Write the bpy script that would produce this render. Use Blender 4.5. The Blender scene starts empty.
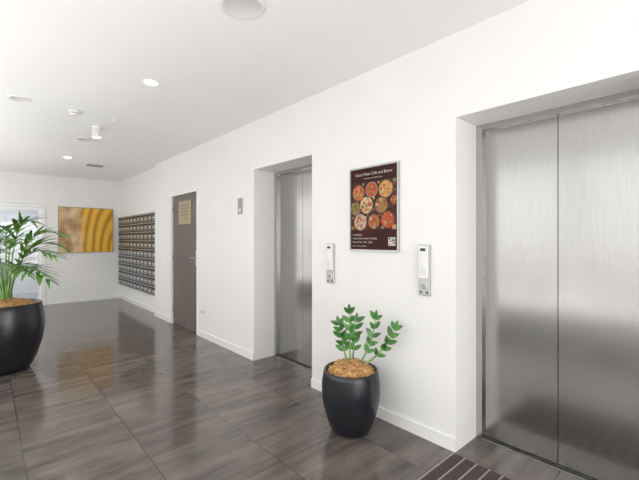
import bpy, math, random
from mathutils import Vector, Matrix
random.seed(7)
scene = bpy.context.scene

# ---------------------------------------------------------------- materials
def nt(m):
    m.use_nodes = True
    return m.node_tree
def mat(name, col, rough=0.5, metal=0.0, emit=None, estr=0.0, var=0.0, vscale=8.0, bump=0.0, bscale=60.0, coat=0.0, stretch=(1,1,1), spec=0.5):
    m = bpy.data.materials.new(name)
    t = nt(m); b = t.nodes['Principled BSDF']
    b.inputs['Base Color'].default_value = (*col, 1)
    b.inputs['Roughness'].default_value = rough
    b.inputs['Metallic'].default_value = metal
    b.inputs['Coat Weight'].default_value = coat
    b.inputs['Specular IOR Level'].default_value = spec
    if emit:
        b.inputs['Emission Color'].default_value = (*emit, 1)
        b.inputs['Emission Strength'].default_value = estr
    tc = t.nodes.new('ShaderNodeTexCoord'); mp = t.nodes.new('ShaderNodeMapping')
    mp.inputs['Scale'].default_value = stretch
    t.links.new(tc.outputs['Object'], mp.inputs['Vector'])
    if var > 0:
        n = t.nodes.new('ShaderNodeTexNoise'); n.inputs['Scale'].default_value = vscale; n.inputs['Detail'].default_value = 5
        t.links.new(mp.outputs[0], n.inputs['Vector'])
        r = t.nodes.new('ShaderNodeValToRGB')
        r.color_ramp.elements[0].position = 0.3; r.color_ramp.elements[1].position = 0.7
        r.color_ramp.elements[0].color = (*[max(0, c*(1-var)) for c in col], 1)
        r.color_ramp.elements[1].color = (*[min(1, c*(1+var)) for c in col], 1)
        t.links.new(n.outputs['Fac'], r.inputs['Fac']); t.links.new(r.outputs['Color'], b.inputs['Base Color'])
    if bump > 0:
        n = t.nodes.new('ShaderNodeTexNoise'); n.inputs['Scale'].default_value = bscale; n.inputs['Detail'].default_value = 3
        t.links.new(mp.outputs[0], n.inputs['Vector'])
        bp = t.nodes.new('ShaderNodeBump'); bp.inputs['Strength'].default_value = bump; bp.inputs['Distance'].default_value = 0.01
        t.links.new(n.outputs['Fac'], bp.inputs['Height']); t.links.new(bp.outputs[0], b.inputs['Normal'])
    return m

M_wall = mat('wall_paint', (0.835,0.832,0.825), 0.6, var=0.01, vscale=3)
M_ceil = mat('ceiling_paint', (0.88,0.88,0.88), 0.8, var=0.01, vscale=2)
M_trim = mat('trim_gloss_white', (0.86,0.86,0.86), 0.35, var=0.01)
M_frame = mat('steel_frame', (0.50,0.49,0.48), 0.22, 1.0, var=0.03, vscale=20, stretch=(1,1,0.05))
M_darkgap = mat('dark_gap', (0.01,0.01,0.01), 0.7)
M_alu = mat('aluminium', (0.50,0.50,0.50), 0.35, 0.7, var=0.04, vscale=30)
M_pot = mat('pot_black_glaze', (0.009,0.011,0.015), 0.28, var=0.2, vscale=6, coat=0.1)
M_bark = mat('bark_mulch', (0.52,0.29,0.12), 0.9, var=0.5, vscale=45, bump=1.0, bscale=60)
M_white = mat('white_plastic', (0.80,0.80,0.80), 0.35)
M_grey = mat('grey_plastic', (0.35,0.35,0.36), 0.4)
M_dark = mat('dark_plastic', (0.04,0.04,0.045), 0.4)
M_door = mat('door_taupe', (0.145,0.118,0.104), 0.45, var=0.08, vscale=4, stretch=(1,1,0.3))
M_lamp = mat('lamp_glow', (1,0.95,0.85), 0.5, emit=(1,0.9,0.72), estr=30)
M_gold = mat('brass_sign', (0.42,0.33,0.22), 0.4, 0.3, var=0.15, vscale=12)

def steel_mat():
    m = bpy.data.materials.new('brushed_steel'); t = nt(m); b = t.nodes['Principled BSDF']
    b.inputs['Metallic'].default_value = 1.0
    tc = t.nodes.new('ShaderNodeTexCoord'); mp = t.nodes.new('ShaderNodeMapping')
    mp.inputs['Scale'].default_value = (1, 14, 0.5)
    t.links.new(tc.outputs['Object'], mp.inputs['Vector'])
    n = t.nodes.new('ShaderNodeTexNoise'); n.inputs['Scale'].default_value = 9; n.inputs['Detail'].default_value = 6
    t.links.new(mp.outputs[0], n.inputs['Vector'])
    r = t.nodes.new('ShaderNodeValToRGB')
    r.color_ramp.elements[0].position = 0.2; r.color_ramp.elements[1].position = 0.8
    r.color_ramp.elements[0].color = (0.40,0.395,0.388,1); r.color_ramp.elements[1].color = (0.44,0.436,0.43,1)
    t.links.new(n.outputs['Fac'], r.inputs['Fac']); t.links.new(r.outputs[0], b.inputs['Base Color'])
    n2 = t.nodes.new('ShaderNodeTexNoise'); n2.inputs['Scale'].default_value = 1.6; n2.inputs['Detail'].default_value = 3
    t.links.new(tc.outputs['Object'], n2.inputs['Vector'])
    mr = t.nodes.new('ShaderNodeMapRange'); mr.inputs['To Min'].default_value = 0.15; mr.inputs['To Max'].default_value = 0.23
    t.links.new(n2.outputs['Fac'], mr.inputs['Value']); t.links.new(mr.outputs[0], b.inputs['Roughness'])
    return m
M_steel = steel_mat()

def floor_mat():
    m = bpy.data.materials.new('floor_tile'); t = nt(m); b = t.nodes['Principled BSDF']
    tc = t.nodes.new('ShaderNodeTexCoord')
    mp = t.nodes.new('ShaderNodeMapping'); mp.inputs['Location'].default_value = (-0.18, -0.1, 0)
    t.links.new(tc.outputs['Object'], mp.inputs['Vector'])
    br = t.nodes.new('ShaderNodeTexBrick'); br.offset = 0.0; br.squash = 1.0
    br.inputs['Scale'].default_value = 1.0; br.inputs['Brick Width'].default_value = 0.6; br.inputs['Row Height'].default_value = 0.6
    br.inputs['Mortar Size'].default_value = 0.0028; br.inputs['Mortar Smooth'].default_value = 0.2; br.inputs['Bias'].default_value = 0
    br.inputs['Color1'].default_value = (0.88,0.88,0.88,1); br.inputs['Color2'].default_value = (1.12,1.12,1.12,1)
    br.inputs['Mortar'].default_value = (0.40,0.40,0.40,1)
    t.links.new(mp.outputs[0], br.inputs['Vector'])
    def streak(scale, stretch, seed):
        ms = t.nodes.new('ShaderNodeMapping'); ms.inputs['Scale'].default_value = stretch
        t.links.new(tc.outputs['Object'], ms.inputs['Vector'])
        add = t.nodes.new('ShaderNodeVectorMath'); add.operation = 'MULTIPLY_ADD'
        add.inputs[1].default_value = (seed, seed, seed)
        t.links.new(br.outputs['Color'], add.inputs[0]); t.links.new(ms.outputs[0], add.inputs[2])
        n = t.nodes.new('ShaderNodeTexNoise'); n.inputs['Scale'].default_value = scale; n.inputs['Detail'].default_value = 6; n.inputs['Roughness'].default_value = 0.62
        t.links.new(add.outputs[0], n.inputs['Vector']); return n
    n1 = streak(1.6, (0.7, 6.5, 1), 17)
    n2 = streak(2.0, (1.1, 1.8, 1), 5)
    av = t.nodes.new('ShaderNodeMix'); av.data_type='FLOAT'; av.inputs[0].default_value = 0.42
    t.links.new(n1.outputs['Fac'], av.inputs[2]); t.links.new(n2.outputs['Fac'], av.inputs[3])
    r = t.nodes.new('ShaderNodeValToRGB')
    r.color_ramp.elements[0].position = 0.34; r.color_ramp.elements[1].position = 0.68
    r.color_ramp.elements[0].color = (0.044,0.037,0.033,1); r.color_ramp.elements[1].color = (0.205,0.178,0.158,1)
    t.links.new(av.outputs[0], r.inputs['Fac'])
    mx = t.nodes.new('ShaderNodeMix'); mx.data_type = 'RGBA'; mx.blend_type = 'MULTIPLY'; mx.inputs[0].default_value = 1
    t.links.new(r.outputs[0], mx.inputs[6]); t.links.new(br.outputs['Color'], mx.inputs[7])
    t.links.new(mx.outputs[2], b.inputs['Base Color'])
    mr = t.nodes.new('ShaderNodeMapRange'); mr.inputs['To Min'].default_value = 0.07; mr.inputs['To Max'].default_value = 0.20
    b.inputs['Specular IOR Level'].default_value = 0.65
    t.links.new(av.outputs[0], mr.inputs['Value']); t.links.new(mr.outputs[0], b.inputs['Roughness'])
    bp = t.nodes.new('ShaderNodeBump'); bp.inputs['Strength'].default_value = 0.3; bp.inputs['Distance'].default_value = 0.002; bp.invert = True
    t.links.new(br.outputs['Fac'], bp.inputs['Height']); t.links.new(bp.outputs[0], b.inputs['Normal'])
    return m
M_floor = floor_mat()

def glass_mat(name, tint, refl=0.08):
    m = bpy.data.materials.new(name); t = nt(m); t.nodes.clear()
    o = t.nodes.new('ShaderNodeOutputMaterial'); mx = t.nodes.new('ShaderNodeMixShader')
    tr = t.nodes.new('ShaderNodeBsdfTransparent'); tr.inputs[0].default_value = (*tint, 1)
    gl = t.nodes.new('ShaderNodeBsdfGlossy'); gl.inputs['Roughness'].default_value = 0.02
    mx.inputs[0].default_value = refl
    t.links.new(tr.outputs[0], mx.inputs[1]); t.links.new(gl.outputs[0], mx.inputs[2]); t.links.new(mx.outputs[0], o.inputs[0])
    return m
M_glass = glass_mat('window_glass', (0.98,0.98,0.98), 0.05)
M_glassd = glass_mat('door_glass', (0.82,0.84,0.86), 0.08)

def leaf_mat(name, c1, c2):
    m = bpy.data.materials.new(name); t = nt(m); b = t.nodes['Principled BSDF']
    tc = t.nodes.new('ShaderNodeTexCoord'); n = t.nodes.new('ShaderNodeTexNoise'); n.inputs['Scale'].default_value = 14
    t.links.new(tc.outputs['Object'], n.inputs['Vector'])
    r = t.nodes.new('ShaderNodeValToRGB'); r.color_ramp.elements[0].position = .35; r.color_ramp.elements[1].position = .65
    r.color_ramp.elements[0].color = (*c1,1); r.color_ramp.elements[1].color = (*c2,1)
    t.links.new(n.outputs['Fac'], r.inputs['Fac']); t.links.new(r.outputs[0], b.inputs['Base Color'])
    b.inputs['Roughness'].default_value = 0.3
    return m
M_palm = leaf_mat('palm_leaf', (0.04,0.13,0.015), (0.14,0.30,0.05))
M_zz = leaf_mat('zz_leaf', (0.02,0.10,0.02), (0.08,0.26,0.04))
M_stem = leaf_mat('stem_green', (0.10,0.22,0.05), (0.20,0.36,0.10))

def art_mat():
    m = bpy.data.materials.new('abstract_gold_art'); t = nt(m); b = t.nodes['Principled BSDF']
    tc = t.nodes.new('ShaderNodeTexCoord')
    mp = t.nodes.new('ShaderNodeMapping'); mp.inputs['Location'].default_value = (-0.75,0,0.25); mp.inputs['Scale'].default_value = (1,1,0.4)
    t.links.new(tc.outputs['Object'], mp.inputs['Vector'])
    w = t.nodes.new('ShaderNodeTexWave'); w.wave_type = 'RINGS'; w.rings_direction = 'Y'
    w.inputs['Scale'].default_value = 2.0; w.inputs['Distortion'].default_value = 2.5; w.inputs['Detail'].default_value = 3
    t.links.new(mp.outputs[0], w.inputs['Vector'])
    r = t.nodes.new('ShaderNodeValToRGB'); e = r.color_ramp.elements
    e[0].position = 0; e[0].color = (0.48,0.22,0.03,1); e[1].position = 1; e[1].color = (0.84,0.52,0.07,1)
    a = r.color_ramp.elements.new(0.3); a.color = (0.72,0.37,0.035,1)
    t.links.new(w.outputs['Fac'], r.inputs['Fac'])
    n = t.nodes.new('ShaderNodeTexNoise'); n.inputs['Scale'].default_value = 3.5; n.inputs['Detail'].default_value = 5
    t.links.new(tc.outputs['Object'], n.inputs['Vector'])
    r2 = t.nodes.new('ShaderNodeValToRGB'); e = r2.color_ramp.elements
    e[0].position = .38; e[0].color = (0.40,0.22,0.10,1); e[1].position = .62; e[1].color = (0.74,0.58,0.36,1)
    t.links.new(n.outputs['Fac'], r2.inputs['Fac'])
    sx = t.nodes.new('ShaderNodeSeparateXYZ'); t.links.new(tc.outputs['Object'], sx.inputs[0])
    mr = t.nodes.new('ShaderNodeMapRange'); mr.inputs['From Min'].default_value = -0.22; mr.inputs['From Max'].default_value = 0.0
    t.links.new(sx.outputs['X'], mr.inputs['Value'])
    mx = t.nodes.new('ShaderNodeMix'); mx.data_type = 'RGBA'
    t.links.new(mr.outputs[0], mx.inputs[0]); t.links.new(r2.outputs[0], mx.inputs[6]); t.links.new(r.outputs[0], mx.inputs[7])
    t.links.new(mx.outputs[2], b.inputs['Base Color']); b.inputs['Roughness'].default_value = 0.45
    b.inputs['Specular IOR Level'].default_value = 0.3
    return m
M_art = art_mat()

# ---------------------------------------------------------------- mesh builder
class MB:
    def __init__(s): s.v=[]; s.f=[]; s.m=[]; s.sm=[]; s.mats=[]; s.M=Matrix.Identity(4)
    def mi(s, m):
        if m not in s.mats: s.mats.append(m)
        return s.mats.index(m)
    def add(s, vs, fs, m, smooth=False):
        o=len(s.v); s.v += [s.M@Vector(p) for p in vs]; k=s.mi(m)
        for f in fs: s.f.append([i+o for i in f]); s.m.append(k); s.sm.append(smooth)
    def box(s, x0,x1,y0,y1,z0,z1, m):
        vs=[(x,y,z) for x in (x0,x1) for y in (y0,y1) for z in (z0,z1)]
        s.add(vs, [(0,1,3,2),(4,6,7,5),(0,4,5,1),(2,3,7,6),(0,2,6,4),(1,5,7,3)], m)
    def bbox(s, x0,x1,y0,y1,z0,z1, m, b=0.004):
        import bmesh
        bm=bmesh.new(); bmesh.ops.create_cube(bm,size=1)
        for v in bm.verts:
            v.co=Vector(((x0+x1)/2+v.co.x*(x1-x0),(y0+y1)/2+v.co.y*(y1-y0),(z0+z1)/2+v.co.z*(z1-z0)))
        bmesh.ops.bevel(bm, geom=bm.edges[:], offset=b, segments=2, affect='EDGES', profile=0.5)
        bm.verts.index_update()
        s.add([v.co.copy() for v in bm.verts],[[v.index for v in f.verts] for f in bm.faces],m); bm.free()
    def lathe(s, prof, m, c=(0,0,0), seg=48, axis='Z', smooth=True):
        vs=[];fs=[]
        for (r,z) in prof:
            for i in range(seg):
                a=2*math.pi*i/seg
                p=(r*math.cos(a), r*math.sin(a), z)
                vs.append((c[0]+p[0],c[1]+p[1],c[2]+p[2]))
        for j in range(len(prof)-1):
            for i in range(seg):
                k=(i+1)%seg
                fs.append((j*seg+i,j*seg+k,(j+1)*seg+k,(j+1)*seg+i))
        s.add(vs,fs,m,smooth)
    def disc(s, cx,cy,z,r,m,seg=24,sx=1,sy=1,rot=0):
        vs=[(cx,cy,z)]
        for i in range(seg):
            a=2*math.pi*i/seg; x=r*sx*math.cos(a); y=r*sy*math.sin(a)
            vs.append((cx+x*math.cos(rot)-y*math.sin(rot), cy+x*math.sin(rot)+y*math.cos(rot), z))
        s.add(vs,[(0,i+1,(i+1)%seg+1) for i in range(seg)],m)
    def tube(s, pts, rads, m, seg=8):
        vs=[];fs=[]
        for j,p in enumerate(pts):
            t=(pts[min(j+1,len(pts)-1)]-pts[max(j-1,0)]).normalized()
            u=t.cross(Vector((0.3,0.9,0.1))).normalized(); w=t.cross(u)
            for i in range(seg):
                a=2*math.pi*i/seg
                vs.append(p+(u*math.cos(a)+w*math.sin(a))*rads[j])
        for j in range(len(pts)-1):
            for i in range(seg):
                k=(i+1)%seg; fs.append((j*seg+i,j*seg+k,(j+1)*seg+k,(j+1)*seg+i))
        fs.append(tuple(range(seg))); n=len(pts)-1; fs.append(tuple(n*seg+i for i in range(seg)))
        s.add(vs,fs,m,True)
    def text(s, body, x,y,z, size, m, align='CENTER'):
        cu=bpy.data.curves.new('t','FONT'); cu.body=body; cu.size=size; cu.align_x=align; cu.resolution_u=3
        ob=bpy.data.objects.new('t',cu); scene.collection.objects.link(ob)
        bpy.context.view_layer.update()
        dg=bpy.context.evaluated_depsgraph_get(); me=ob.evaluated_get(dg).to_mesh()
        s.add([(v.co.x+x,v.co.y+y,z) for v in me.vertices],[tuple(p.vertices) for p in me.polygons],m)
        ob.evaluated_get(dg).to_mesh_clear(); bpy.data.objects.remove(ob); bpy.data.curves.remove(cu)
    def build(s, name, loc=(0,0,0), world=False):
        me=bpy.data.meshes.new(name)
        L=Vector(loc)
        vs=[(v-L) if world else v for v in s.v]
        me.from_pydata([tuple(v) for v in vs],[],s.f)
        for m in s.mats: me.materials.append(m)
        me.polygons.foreach_set('material_index', s.m); me.polygons.foreach_set('use_smooth', s.sm)
        me.update()
        ob=bpy.data.objects.new(name,me); ob.location=loc; scene.collection.objects.link(ob)
        return ob
def fix_normals(ob):
    import bmesh
    bm=bmesh.new(); bm.from_mesh(ob.data); bmesh.ops.recalc_face_normals(bm,faces=bm.faces); bm.to_mesh(ob.data); bm.free()

H=2.755; XW=2.3; XR=2.38; YF=9.78; YB=-2.6; XL=-1.0; WT=2.72
E2=(0.20,1.222); E1=(2.672,3.697); D=(5.21,6.275); YN=7.07; OH=2.2

# ---------------------------------------------------------------- room shell
b=MB(); b.box(XL-0.15,WT,YB-0.15,YF+2.6,-0.12,0,M_floor); b.build('floor')
b=MB(); b.box(XL-0.15,WT,YB-0.15,YF+2.6,H,H+0.15,M_ceil); b.build('ceiling')
b=MB()
for y0,y1 in ((YB,E2[0]),(E2[1],E1[0]),(E1[1],D[0]),(D[1],YN)): b.box(XW,WT,y0,y1,0,H,M_wall)
for y0,y1 in (E2,E1): b.box(XW,WT,y0,y1,OH,H,M_wall)
b.box(XW,WT,D[0],D[1],2.135,H,M_wall)
b.box(XR,WT,YN,YF,0,H,M_wall)
fix_normals(b.build('wall_right'))
b=MB()
b.box(0.95,WT,YF,YF+0.12,0,H,M_wall); b.box(XL,0.95,YF,YF+0.12,2.13,H,M_wall)
fix_normals(b.build('wall_far'))
SILL=0.34
def win(b,x0,x1,y0,y1,z0,z1,f,axis):
    if axis=='x':
        b.box(x0,x1,y0,y0+f,z0,z1,M_trim); b.box(x0,x1,y1-f,y1,z0,z1,M_trim)
        b.box(x0,x1,y0+f,y1-f,z0,z0+f,M_trim); b.box(x0,x1,y0+f,y1-f,z1-f,z1,M_trim)
        b.box(x0+0.03,x0+0.036,y0+f,y1-f,z0+f,z1-f,M_glass)
    else:
        b.box(x0,x0+f,y0,y1,z0,z1,M_trim); b.box(x1-f,x1,y0,y1,z0,z1,M_trim)
        b.box(x0+f,x1-f,y0,y1,z0,z0+f,M_trim); b.box(x0+f,x1-f,y0,y1,z1-f,z1,M_trim)
        b.box(x0+f,x1-f,y0+0.03,y0+0.036,z0+f,z1-f,M_glass)
b=MB(); b.box(XL-0.15,WT,YB-0.15,YB,0,0.06,M_wall); b.box(XL-0.15,WT,YB-0.15,YB,2.6,H,M_wall)
b.box(XL-0.15,XL+0.1,YB-0.15,YB,0.06,2.6,M_wall); b.box(2.25,WT,YB-0.15,YB,0.06,2.6,M_wall); b.build('wall_back')
xw=XL+0.103; bw=(2.247-xw)/2
for i in range(2):
    b=MB(); win(b,xw+i*bw,xw+(i+1)*bw-0.003,YB-0.11,YB-0.04,0.063,2.597,0.045,'y'); b.build('window_%d'%(7+i))
b=MB(); NB=6; yw0=-2.4; yw1=9.4; bay=(yw1-yw0)/NB
b.box(XL-0.15,XL,YB,YF+0.12,0,SILL,M_wall); b.box(XL-0.15,XL,YB,YF+0.12,2.62,H,M_wall)
b.box(XL-0.15,XL,YB,yw0,SILL,2.62,M_wall); b.box(XL-0.15,XL,yw1,YF+0.12,SILL,2.62,M_wall)
b.build('wall_left')
for i in range(NB):
    b=MB(); y0=yw0+i*bay+0.003; win(b,XL-0.11,XL-0.04,y0,y0+bay-0.006,SILL+.003,2.617,0.045,'x')
    b.build('window_%d'%(i+1))
b=MB()
M_room=mat('back_room_paint',(0.50,0.51,0.53),0.7)
b.box(XL-0.15,1.6,YF+2.5,YF+2.6,0,H,M_room); b.box(1.5,1.6,YF+0.12,YF+2.5,0,H,M_room); b.box(XL-0.15,XL-0.05,YF+0.12,YF+2.5,0,H,M_room)
b.build('wall_back_room')

# baseboards
b=MB()
for y0,y1 in ((YB,E2[0]),(E2[1],E1[0]),(E1[1],D[0]-0.03),(D[1]+0.03,YN)): b.box(XW-0.012,XW-0.0005,y0,y1,0.0,0.085,M_trim)
b.box(XR-0.012,XR-0.0005,YN,YF-0.013,0,0.085,M_trim)
b.build('baseboard_right')
b=MB(); b.box(0.99,XR-0.001,YF-0.012,YF-0.0005,0,0.085,M_trim); b.build('baseboard_far')

# ---------------------------------------------------------------- elevators
def elevator(y0,y1):
    b=MB(); g=0.001; w=0.042; X=2.585
    b.box(X,X+0.07,y0+g,y0+w,0,OH-g,M_frame); b.box(X,X+0.07,y1-w,y1-g,0,OH-g,M_frame)
    b.box(X,X+0.07,y0+w,y1-w,OH-0.035,OH-g,M_frame)
    ym=(y0+y1)/2+0.012; dx=X+0.03
    b.box(dx,dx+0.025,y0+w,ym-0.0025,0.012,OH-0.036,M_steel)
    b.box(dx,dx+0.025,ym+0.0025,y1-w,0.012,OH-0.036,M_steel)
    b.box(dx+0.03,dx+0.04,y0+g,y1-g,0.0,OH-g,M_darkgap)
    b.box(X,X+0.068,y0+w,y1-w,0.0005,0.006,M_alu)
    for k in range(3): b.box(X+0.004+k*0.008,X+0.007+k*0.008,y0+w,y1-w,0.006,0.0075,M_darkgap)
    ob=b.build('elevator_door',(X,(y0+y1)/2,0),True); fix_normals(ob); return ob
elevator(*E2); elevator(*E1)

# ---------------------------------------------------------------- service door
b=MB()
b.box(XW-0.012,XW+0.10,D[0]+0.001,D[0]+0.036,0,2.133,M_trim); b.box(XW-0.012,XW+0.10,D[1]-0.036,D[1]-0.001,0,2.133,M_trim)
b.box(XW-0.012,XW+0.10,D[0]+0.036,D[1]-0.036,2.100,2.133,M_trim)
b.box(XW+0.022,XW+0.062,D[0]+0.039,D[1]-0.039,0.008,2.096,M_door)
ys0,ys1=5.50,5.98
b.bbox(XW+0.012,XW+0.0215,ys0,ys1,1.63,2.0,M_gold,0.002)
for k,(zz,ww) in enumerate(((1.93,.30),(1.88,.36),(1.83,.26),(1.78,.34),(1.72,.2))):
    b.box(XW+0.0105,XW+0.012,5.74-ww/2,5.74+ww/2,zz-0.005,zz+0.005,M_door)
hy=D[0]+0.10
b.bbox(XW+0.010,XW+0.0215,hy-0.022,hy+0.022,1.00,1.22,M_alu,0.003)
b.tube([Vector((XW+0.01,hy,1.12)),Vector((XW-0.035,hy,1.12)),Vector((XW-0.045,hy+0.01,1.12)),Vector((XW-0.045,hy+0.12,1.12))],[0.009]*4,M_alu)
b.tube([Vector((XW+0.01,hy,1.04)),Vector((XW+0.002,hy,1.04))],[0.012]*2,M_alu)
for zz in (0.25,1.1,1.9): b.tube([Vector((XW+0.016,D[1]-0.04,zz-0.05)),Vector((XW+0.016,D[1]-0.04,zz+0.05))],[0.006]*2,M_alu)
fix_normals(b.build('door_1',(XW,5.74,0),True))

# far double glazed door
b=MB()
yy=YF+0.03
b.box(0.895,0.945,YF-0.012,YF+0.12,0,2.125,M_trim); b.box(XL+0.005,0.895,YF-0.012,YF+0.12,2.075,2.125,M_trim); b.box(XL+0.005,XL+0.055,YF-0.012,YF+0.12,0,2.075,M_trim)
for x0,x1 in ((XL+0.06,-0.07),(-0.065,0.89)):
    f=0.07
    b.box(x0,x0+f,yy,yy+0.04,0.008,2.07,M_trim); b.box(x1-f,x1,yy,yy+0.04,0.008,2.07,M_trim)
    b.box(x0+f,x1-f,yy,yy+0.04,0.008,0.14,M_trim); b.box(x0+f,x1-f,yy,yy+0.04,2.0,2.07,M_trim)
    b.box(x0+f,x1-f,yy,yy+0.04,0.98,1.03,M_trim)
    b.box(x0+f,x1-f,yy+0.017,yy+0.023,0.14,0.98,M_glassd); b.box(x0+f,x1-f,yy+0.017,yy+0.023,1.03,2.0,M_glassd)
b.tube([Vector((-0.03,yy-0.04,0.9)),Vector((-0.03,yy-0.04,1.2))],[0.012]*2,M_alu)
for z in (0.93,1.17): b.tube([Vector((-0.03,yy-0.04,z)),Vector((-0.03,yy,z))],[0.008]*2,M_alu)
fix_normals(b.build('door_2'))

# ---------------------------------------------------------------- mailboxes
b=MB()
M_mbody=mat('mailbox_body',(0.06,0.06,0.065),0.4,0.3); M_mface=mat('mailbox_face',(0.21,0.21,0.215),0.32,0.5,var=0.1)
M_mlab=mat('mailbox_label',(0.65,0.65,0.64),0.5)
my0,my1,mz0,mz1=YN+0.02,YF-0.06,0.345,1.90; mx=XR-0.045
b.box(mx,XR-0.001,my0,my1,mz0,mz1,M_mbody)
nc,nr=11,9; cw=(my1-my0)/nc; ch=(mz1-mz0)/nr
for i in range(nc):
    for j in range(nr):
        a=my0+i*cw+0.012; c=my0+(i+1)*cw-0.012; z0=mz0+j*ch+0.012; z1=mz0+(j+1)*ch-0.012
        b.box(mx-0.008,mx,a,c,z0,z1,M_mface)
        b.box(mx-0.010,mx-0.008,a+0.02,c-0.02,z1-0.045,z1-0.022,M_darkgap)
        b.box(mx-0.0105,mx-0.008,a+0.06,c-0.06,z0+0.045,z0+0.075,M_mlab)
        b.box(mx-0.013,mx-0.008,c-0.035,c-0.02,z0+0.02,z0+0.035,M_alu)
        b.box(mx-0.014,mx-0.008,a,c,z1-0.012,z1,M_alu)
fix_normals(b.build('mailbox_bank',(mx,(my0+my1)/2,1.1),True))

# ---------------------------------------------------------------- wall plates, call panels
b=MB(); b.bbox(XW-0.012,XW-0.0002,3.95,4.05,1.70,1.895,M_grey,0.003)
b.box(XW-0.0135,XW-0.012,3.965,4.035,1.80,1.875,M_grey); b.box(XW-0.0135,XW-0.012,3.975,4.025,1.73,1.77,M_mlab)
b.build('floor_number_sign',(XW,4.0,1.8),True)
b=MB(); b.bbox(XW-0.01,XW-0.0002,4.99,5.11,0.33,0.40,M_white,0.002)
for q in (5.02,5.07): b.box(XW-0.012,XW-0.01,q-0.012,q+0.012,0.35,0.38,M_grey)
b.build('power_outlet',(XW,5.05,.36),True)

def call_panel(yc):
    b=MB(); w=0.045
    b.bbox(XW-0.018,XW-0.0001,yc-w,yc+w,1.005,1.36,M_alu,0.004)
    b.bbox(XW-0.034,XW-0.0185,yc-w+0.006,yc+w-0.006,1.125,1.352,M_white,0.006)
    b.box(XW-0.0352,XW-0.034,yc-0.020,yc+0.020,1.315,1.335,M_dark)
    for k in range(5): b.box(XW-0.0352,XW-0.034,yc-0.022,yc+0.022,1.15+k*0.012,1.153+k*0.012,M_alu)
    M=Matrix(((0,0,-1,XW-0.018),(-1,0,0,yc),(0,1,0,1.07),(0,0,0,1)))
    b.M=M
    b.lathe([(0.020,0),(0.020,0.005),(0.016,0.008),(0.0001,0.008)],M_grey,seg=24)
    b.lathe([(0.0255,0),(0.0255,0.003),(0.021,0.003)],M_white,seg=24)
    b.M=Matrix.Identity(4)
    for q in (-0.025,0.025): b.box(XW-0.0195,XW-0.018,yc+q-0.008,yc+q+0.008,1.02,1.034,M_dark)
    b.build('elevator_call_panel',(XW,yc,1.18),True)  # wall panel with intercom box and call buttons
call_panel(2.405); call_panel(1.45)

# ---------------------------------------------------------------- poster
b=MB()
pw,ph=0.50,0.68; yc=1.916; zc=1.643
b.M=Matrix(((0,0,-1,XW-0.0005),(-1,0,0,yc),(0,1,0,zc),(0,0,0,1)))
M_pbg=mat('poster_maroon',(0.040,0.010,0.008),0.55,var=0.3,vscale=6,spec=.2)
M_ptab=mat('poster_table',(0.06,0.022,0.015),0.55,var=0.5,vscale=18,spec=.2)
M_ptx=mat('poster_text',(0.60,0.56,0.52),0.5)
f=0.012
b.box(-pw/2,pw/2,-ph/2,-ph/2+f,0,0.02,M_alu); b.box(-pw/2,pw/2,ph/2-f,ph/2,0,0.02,M_alu)
b.box(-pw/2,-pw/2+f,-ph/2+f,ph/2-f,0,0.02,M_alu); b.box(pw/2-f,pw/2,-ph/2+f,ph/2-f,0,0.02,M_alu)
b.box(-pw/2+f,pw/2-f,-ph/2+f,ph/2-f,0,0.010,M_pbg)
b.add([(-.236,-.17,.0105),(.236,-.17,.0105),(.236,.22,.0105),(-.236,.22,.0105)],[(0,1,2,3)],M_ptab)
b.text('Good Vibes Cafe and Bistro',0,0.270,0.0112,0.033,M_ptx)
b.text('Fresh food and coffee all day',0,0.240,0.0112,0.016,M_ptx)
cols=[(0.40,0.13,0.04),(0.42,0.07,0.03),(0.50,0.26,0.09),(0.28,0.08,0.035),(0.13,0.16,0.03),(0.52,0.37,0.20),(0.32,0.16,0.06),(0.44,0.32,0.24)]
FM=[mat('food_%d'%i,c,0.5,var=0.4,vscale=50,spec=.2) for i,c in enumerate(cols)]
M_bowl=mat('poster_bowl',(0.34,0.23,0.18),0.5); M_bowl2=mat('poster_bowl_dark',(0.02,0.017,0.017),0.5)
bowls=[(-.155,.135,.072),(-.015,.150,.062),(.125,.145,.076),(.205,.055,.038),(-.188,.005,.050),(-.07,.03,.076),(.082,.022,.068),(-.135,-.105,.068),(.008,-.105,.064),(.145,-.095,.072),(.205,-.15,.022),(-.215,-.15,.022),(.212,.20,.022)]
z=0.0108
for i,(x,y,r) in enumerate(bowls):
    b.disc(x,y,z,r,M_bowl if i%3==1 else M_bowl2,28); b.disc(x,y,z+.0003,r*.88,FM[i%8],28)
    for k in range(16):
        a=random.uniform(0,6.28); q=r*.66*math.sqrt(random.random())
        b.disc(x+q*math.cos(a),y+q*math.sin(a),z+.0005+k*.00005,r*random.uniform(.10,.24),FM[random.randrange(8)],10,sy=random.uniform(.4,1),rot=a)
for k in range(90):
    b.disc(random.uniform(-.22,.22),random.uniform(-.155,.205),z-.0001,random.uniform(.004,.012),FM[random.randrange(8)],8)
for i,(s,sz) in enumerate((('Located at',.024),('Ground Floor near the lobby',.022),('Mon to Sun  7am - 3pm',.022),('Scan to view our menu',.016))):
    b.text(s,-.220,-.215-i*.030,0.0112,sz,M_ptx,'LEFT')
b.box(.15,.215,-.295,-.23,.0102,.0108,M_ptx)
for i in range(9):
    for j in range(9):
        if random.random()<.48: b.box(.154+i*.0064,.1604+i*.0064,-.291+j*.0064,-.2846+j*.0064,.0108,.0111,M_dark)
b.build('framed_poster',(XW,yc,zc),True)

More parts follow.
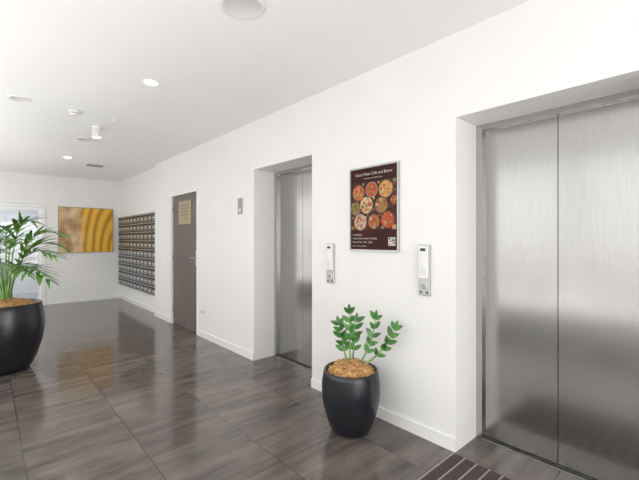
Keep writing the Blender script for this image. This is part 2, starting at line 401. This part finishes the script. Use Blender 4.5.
# ---------------------------------------------------------------- artwork on far wall
b=MB(); ax,az=1.695,1.60; aw,ah=1.07,1.01
f=0.015
for q in ((-aw/2,aw/2,-ah/2,-ah/2+f),(-aw/2,aw/2,ah/2-f,ah/2),(-aw/2,-aw/2+f,-ah/2+f,ah/2-f),(aw/2-f,aw/2,-ah/2+f,ah/2-f)):
    b.box(q[0],q[1],-0.035,-0.0005,q[2],q[3],M_gold)
b.box(-aw/2+f,aw/2-f,-0.025,-0.0005,-ah/2+f,ah/2-f,M_art)
b.build('framed_artwork',(ax,YF,az))

# ---------------------------------------------------------------- floor mat
b=MB()
M_m1=mat('mat_carpet',(0.062,0.048,0.045),0.95,var=0.4,vscale=90,bump=.4,bscale=200); M_m2=mat('mat_rail',(0.42,0.39,0.37),0.5,0.3)
y1=1.225; y0=0.20; x0,x1=1.55,2.27
b.box(x0,x1,y0,y1,0.0005,0.006,M_m2)
n=13; st=(y1-y0-0.01)/n
for i in range(n):
    a=y0+0.012+i*st; b.box(x0+0.008,x1-0.008,a,a+st-0.014,0.006,0.010,M_m1)
b.build('floor_mat',((x0+x1)/2,(y0+y1)/2,0),True)

# ---------------------------------------------------------------- ceiling fittings
def downlight(x,y):
    b=MB(); b.M=Matrix.Translation((x,y,H))@Matrix.Rotation(math.pi,4,'X')
    b.lathe([(0.068,0.0005),(0.068,0.004),(0.062,0.007),(0.055,0.007),(0.052,0.003)],M_white,seg=32)
    b.disc(0,0,0.003,0.052,M_lamp,32)
    b.build('ceiling_downlight',(x,y,H),True)
    l=bpy.data.lights.new('downlight_lamp','SPOT'); l.energy=28; l.color=(1,.87,.68); l.spot_size=math.radians(120); l.spot_blend=1; l.shadow_soft_size=.05
    o=bpy.data.objects.new('downlight_lamp',l); o.location=(x,y,H-0.03); scene.collection.objects.link(o)
for p in ((1.063,3.37),(1.01,7.38),(1.06,-0.8)): downlight(*p)
def ceil_disc(name,x,y,r,h,m=M_white,grill=False):
    b=MB(); b.M=Matrix.Translation((x,y,H))@Matrix.Rotation(math.pi,4,'X')
    b.lathe([(r,0.0005),(r,h*.5),(r*.94,h),(r*.86,h)],m,seg=40)
    b.lathe([(r*.86,h),(r*.84,h*.7),(0.0001,h*.7)],M_spk if grill else m,seg=40)
    b.build(name,(x,y,H),True)
M_spk=mat('speaker_grille',(0.68,0.68,0.67),0.6,var=.05,vscale=300)
ceil_disc('ceiling_speaker',1.11,1.905,0.13,0.010,grill=True)
ceil_disc('ceiling_speaker',1.02,5.88,0.12,0.010,grill=True)
ceil_disc('ceiling_speaker',0.244,4.60,0.09,0.010,grill=True)
b=MB(); b.M=Matrix.Translation((0.70,4.67,H))@Matrix.Rotation(math.pi,4,'X')
b.lathe([(0.055,0.0005),(0.055,0.015),(0.045,0.02),(0.045,0.028),(0.05,0.03),(0.045,0.042),(0.02,0.05),(0.0001,0.05)],M_white,seg=32)
b.lathe([(0.0455,0.021),(0.0455,0.027)],M_grey,seg=32)
b.build('smoke_detector',(0.70,4.67,H),True)
b=MB(); b.M=Matrix.Translation((1.10,4.72,H))@Matrix.Rotation(math.pi,4,'X')
b.lathe([(0.03,0.0005),(0.03,0.006),(0.012,0.01),(0.01,0.025),(0.02,0.027),(0.02,0.030),(0.0001,0.03)],M_white,seg=24)
b.build('ceiling_sprinkler',(1.10,4.72,H),True)
b=MB(); b.M=Matrix.Translation((1.0,5.17,H))@Matrix.Rotation(math.pi,4,'X')
b.lathe([(0.048,0.0005),(0.048,0.012),(0.044,0.016),(0.040,0.017),(0.042,0.03),(0.048,0.06),(0.05,0.12),(0.047,0.125),(0.044,0.12)],M_white,seg=32)
b.disc(0,0,0.12,0.044,M_lamp,32)
b.build('ceiling_spotlight',(1.0,5.17,H),True)
l=bpy.data.lights.new('spotlight_lamp','SPOT'); l.energy=20; l.color=(1,.9,.75); l.spot_size=math.radians(120); l.spot_blend=.9; l.shadow_soft_size=.05
o=bpy.data.objects.new('spotlight_lamp',l); o.location=(1.0,5.17,H-0.17); scene.collection.objects.link(o)
b=MB(); x,y=1.49,7.85
b.box(x-.16,x+.16,y-.16,y-.13,H-.012,H-.0005,M_white); b.box(x-.16,x+.16,y+.13,y+.16,H-.012,H-.0005,M_white)
b.box(x-.16,x-.13,y-.13,y+.13,H-.012,H-.0005,M_white); b.box(x+.13,x+.16,y-.13,y+.13,H-.012,H-.0005,M_white)
b.box(x-.13,x+.13,y-.13,y+.13,H-.003,H-.0005,M_dark)
for k in range(6): b.box(x-.13,x+.13,y-.115+k*.043,y-.10+k*.043,H-.01,H-.003,M_grey)
b.build('ceiling_vent',(x,y,H),True)

# ---------------------------------------------------------------- plants
def pot(b, s_r, h, base_r):
    R=s_r
    prof=[(0.0001,0.0),(base_r*.96,0.0),(base_r,0.006)]
    for i in range(1,15):
        u=i/14; r=base_r+(R-base_r)*math.sin(min(1,u*1.42)*math.pi/2)**0.85 if u<0.704 else R-(R*0.08)*((u-0.704)/0.296)**1.6
        prof.append((r,u*h))
    rt=prof[-1][0]
    prof+=[(rt-.006,h+.004),(rt-.014,h),(rt-.018,h*.93)]
    b.lathe(prof,M_pot,seg=64)
    return rt-.018
def mulch(b,r,h,top):
    vs=[];fs=[];rings=10;seg=40
    for j in range(rings+1):
        q=r*(j/rings)
        for i in range(seg):
            a=2*math.pi*i/seg
            vs.append((q*math.cos(a),q*math.sin(a),h*.93+(top)*(1-(j/rings)**2)+random.uniform(-.006,.008)*(j>0)))
    for j in range(rings):
        for i in range(seg):
            k=(i+1)%seg; fs.append((j*seg+i,j*seg+k,(j+1)*seg+k,(j+1)*seg+i))
    b.add(vs,fs,M_bark)
    for k in range(160):
        a=random.uniform(0,6.28); q=r*math.sqrt(random.random())*.93; z=h*.93+top*(1-(q/r)**2)+.004
        c=Vector((q*math.cos(a),q*math.sin(a),z)); d=Vector((random.uniform(-1,1),random.uniform(-1,1),random.uniform(-.3,.6))).normalized()*r*random.uniform(.05,.11)
        e=Vector((-d.y,d.x,random.uniform(-.01,.01)))*.45
        n=Vector((0,0,.006))
        b.add([c-d-e,c+d-e,c+d+e,c-d+e,c-d*.8-e*.8+n,c+d*.8-e*.8+n,c+d*.8+e*.8+n,c-d*.8+e*.8+n],[(0,1,5,4),(1,2,6,5),(2,3,7,6),(3,0,4,7),(4,5,6,7)],M_bark)
def blade(b, p, d, up, L, W, m, droop=0.3, n=5, prof=None):
    d=d.normalized(); side=d.cross(up)
    if side.length<1e-3: side=d.cross(Vector((1,0,0)))
    side.normalize(); nrm=side.cross(d).normalized()
    vs=[];fs=[]
    for i in range(n+1):
        u=i/n
        w=W*(prof(u) if prof else math.sin(math.pi*min(1,(u*.9+.1)))**.7)*.5
        c=p+d*(L*u)+Vector((0,0,-1))*droop*L*u*u
        vs+= [c-side*w+nrm*w*.35, c, c+side*w+nrm*w*.35]
    for i in range(n):
        k=i*3; fs+=[(k,k+1,k+4,k+3),(k+1,k+2,k+5,k+4)]
    b.add(vs,fs,m,True)
R=Vector((.7446,-.6675,0)); F=Vector((.6675,.7446,0)); Z=Vector((0,0,1))

# ZZ plant: upright stems on the left, two stems arching right
b=MB(); mr=pot(b,0.215,0.445,0.135); mulch(b,mr,0.445,0.09)
px=.00737; z0=0.445
leafp=lambda u:math.sin(math.pi*u**.8)**.8 if 0<u<1 else .02
stems=[(-12,324,.02),(-2,311,-.03),(6,322,.05),(24,317,-.03),(43,327,-.03)]
for i,(dx,yy,dep) in enumerate(stems):
    tip=R*(dx*px)+F*dep+Z*(1.4-(yy-239)*px)
    base=R*(dx*px*.30)+F*(dep*.3)+Z*(z0+.03)
    bow=.0 if dx<10 else .05
    mid=(base+tip)/2+R*bow*.9-Z*bow*.8
    pts=[]
    for k in range(11):
        u=k/10; pts.append(base*(1-u)**2+mid*2*u*(1-u)+tip*u*u)
    b.tube(pts,[.0080*(1-.65*k/10) for k in range(11)],M_stem)
    n=5
    for k in range(n):
        u=.32+.64*k/(n-1); q=u*10; a=int(min(9,q)); p=pts[a].lerp(pts[a+1],q-a); t=(pts[a+1]-pts[a]).normalized()
        sd=t.cross(F).normalized()
        sd=(Matrix.Rotation(random.uniform(-.9,.9),3,t)@sd)
        for sg in (-1,1):
            d=(sd*sg*.68+t*.8+Vector((random.uniform(-.2,.2),random.uniform(-.2,.2),random.uniform(-.15,.15)))).normalized()
            L=random.uniform(.078,.100)*(1-.3*abs(u-.6))
            blade(b,p,d,(-F*.8+Z*.5),L,L*.43,M_zz,.1,6,leafp)
    blade(b,pts[-1],(pts[-1]-pts[-2]),(-F),.065,.026,M_zz,.05,6,leafp)
b.build('potted_zz_plant',(2.0,1.885,0.001))

# palm
b=MB(); mr=pot(b,0.335,0.71,0.20); mulch(b,mr,0.71,0.09)
base_z=0.72
fronds=[
 (-10,.60,1.22,.30),(15,.52,1.44,.26),(-35,.58,1.05,.36),(45,.50,1.30,.3),(-80,.50,1.20,.35),
 (120,.5,1.35,.3),(165,.55,1.30,.3),(200,.6,1.15,.34),(240,.5,1.4,.25),(0,.28,1.58,.16),(-50,.30,1.50,.18),(180,.3,1.6,.15),(-18,.62,.98,.42)]
for i,(ang,reach,tz,arch) in enumerate(fronds):
    a=math.radians(ang); h=R*math.cos(a)+F*math.sin(a)
    base=h*.03+Z*(base_z+.02)
    tip=h*reach+Z*tz
    mid=h*reach*.25+Z*(tz+arch*.75)
    pts=[]
    for k in range(17):
        u=k/16; pts.append(base*(1-u)**2+mid*2*u*(1-u)+tip*u*u)
    b.tube(pts,[.009*(1-.8*k/16) for k in range(17)],M_stem,6)
    n=9
    for k in range(n):
        u=.38+.60*k/(n-1); q=u*16; j=int(min(15,q)); p=pts[j].lerp(pts[j+1],q-j); t=(pts[j+1]-pts[j]).normalized()
        sd=t.cross(Z); sd=sd.normalized() if sd.length>.05 else h.cross(Z)
        for sg in (-1,1):
            d=(sd*sg*(.9-.4*u)+t*(.55+.4*u)+Z*.15+Vector([random.uniform(-.12,.12) for _ in range(3)])).normalized()
            L=(.30*math.sin(math.pi*(.25+.6*(u-.38)/.60)))*random.uniform(.85,1.1)
            blade(b,p,d,Z,L,.042,M_palm,random.uniform(.15,.4),6,lambda u:(1-u)**.55*min(1,.35+u*4))
for k in range(6):
    a=k*1.05; q=.05; b.tube([Vector((q*math.cos(a),q*math.sin(a),base_z+.0)),Vector((q*.6*math.cos(a),q*.6*math.sin(a),base_z+.25))],[.014,.009],M_stem)
b.build('potted_palm',(0.16,5.19,0.001))

# ---------------------------------------------------------------- outside ground
b=MB(); M_pave=mat('outdoor_paving',(0.74,0.72,0.69),0.8,var=.1,vscale=2)
b.box(-40,XL-0.16,-40,40,-0.2,-0.05,M_pave); b.box(XL-0.16,20,-40,YB-0.16,-0.2,-0.05,M_pave); b.build('ground')

# ---------------------------------------------------------------- world & lights
w=bpy.data.worlds.new('World'); scene.world=w; w.use_nodes=True
bg=w.node_tree.nodes['Background']; bg.inputs[0].default_value=(1.0,0.995,0.985,1); bg.inputs[1].default_value=2.2
def area(name,loc,rot,sx,sy,e,col=(1,1,1)):
    l=bpy.data.lights.new(name,'AREA'); l.shape='RECTANGLE'; l.size=sx; l.size_y=sy; l.energy=e; l.color=col
    o=bpy.data.objects.new(name,l); o.location=loc; o.rotation_euler=rot; scene.collection.objects.link(o); return o
area('back_room_light',(0.2,YF+1.3,H-0.05),(0,0,0),1.5,1.5,55)
area('ceiling_fill',(XL+0.2,3.4,SILL+0.05),(math.radians(180),math.radians(-8),0),0.25,11.5,118,(1,.99,.97))  # added fill with no lamp behind it, brightens the ceiling from below
area('back_wall_fill',(0.6,YB+0.1,1.2),(math.radians(98),0,0),2.8,2.0,62,(1,.99,.975))  # added fill behind the camera, lifts the lift reveals and far wall

# ---------------------------------------------------------------- camera
cam=bpy.data.cameras.new('Camera'); cam.lens=20.96; cam.sensor_width=36; cam.clip_start=.05
co=bpy.data.objects.new('Camera',cam); co.location=(0,0,1.4); co.rotation_euler=(math.radians(90),0,-math.radians(41.88)); cam.shift_y=-0.0016
scene.collection.objects.link(co); scene.camera=co
scene.view_settings.view_transform='Standard'
scene.view_settings.exposure=0.0
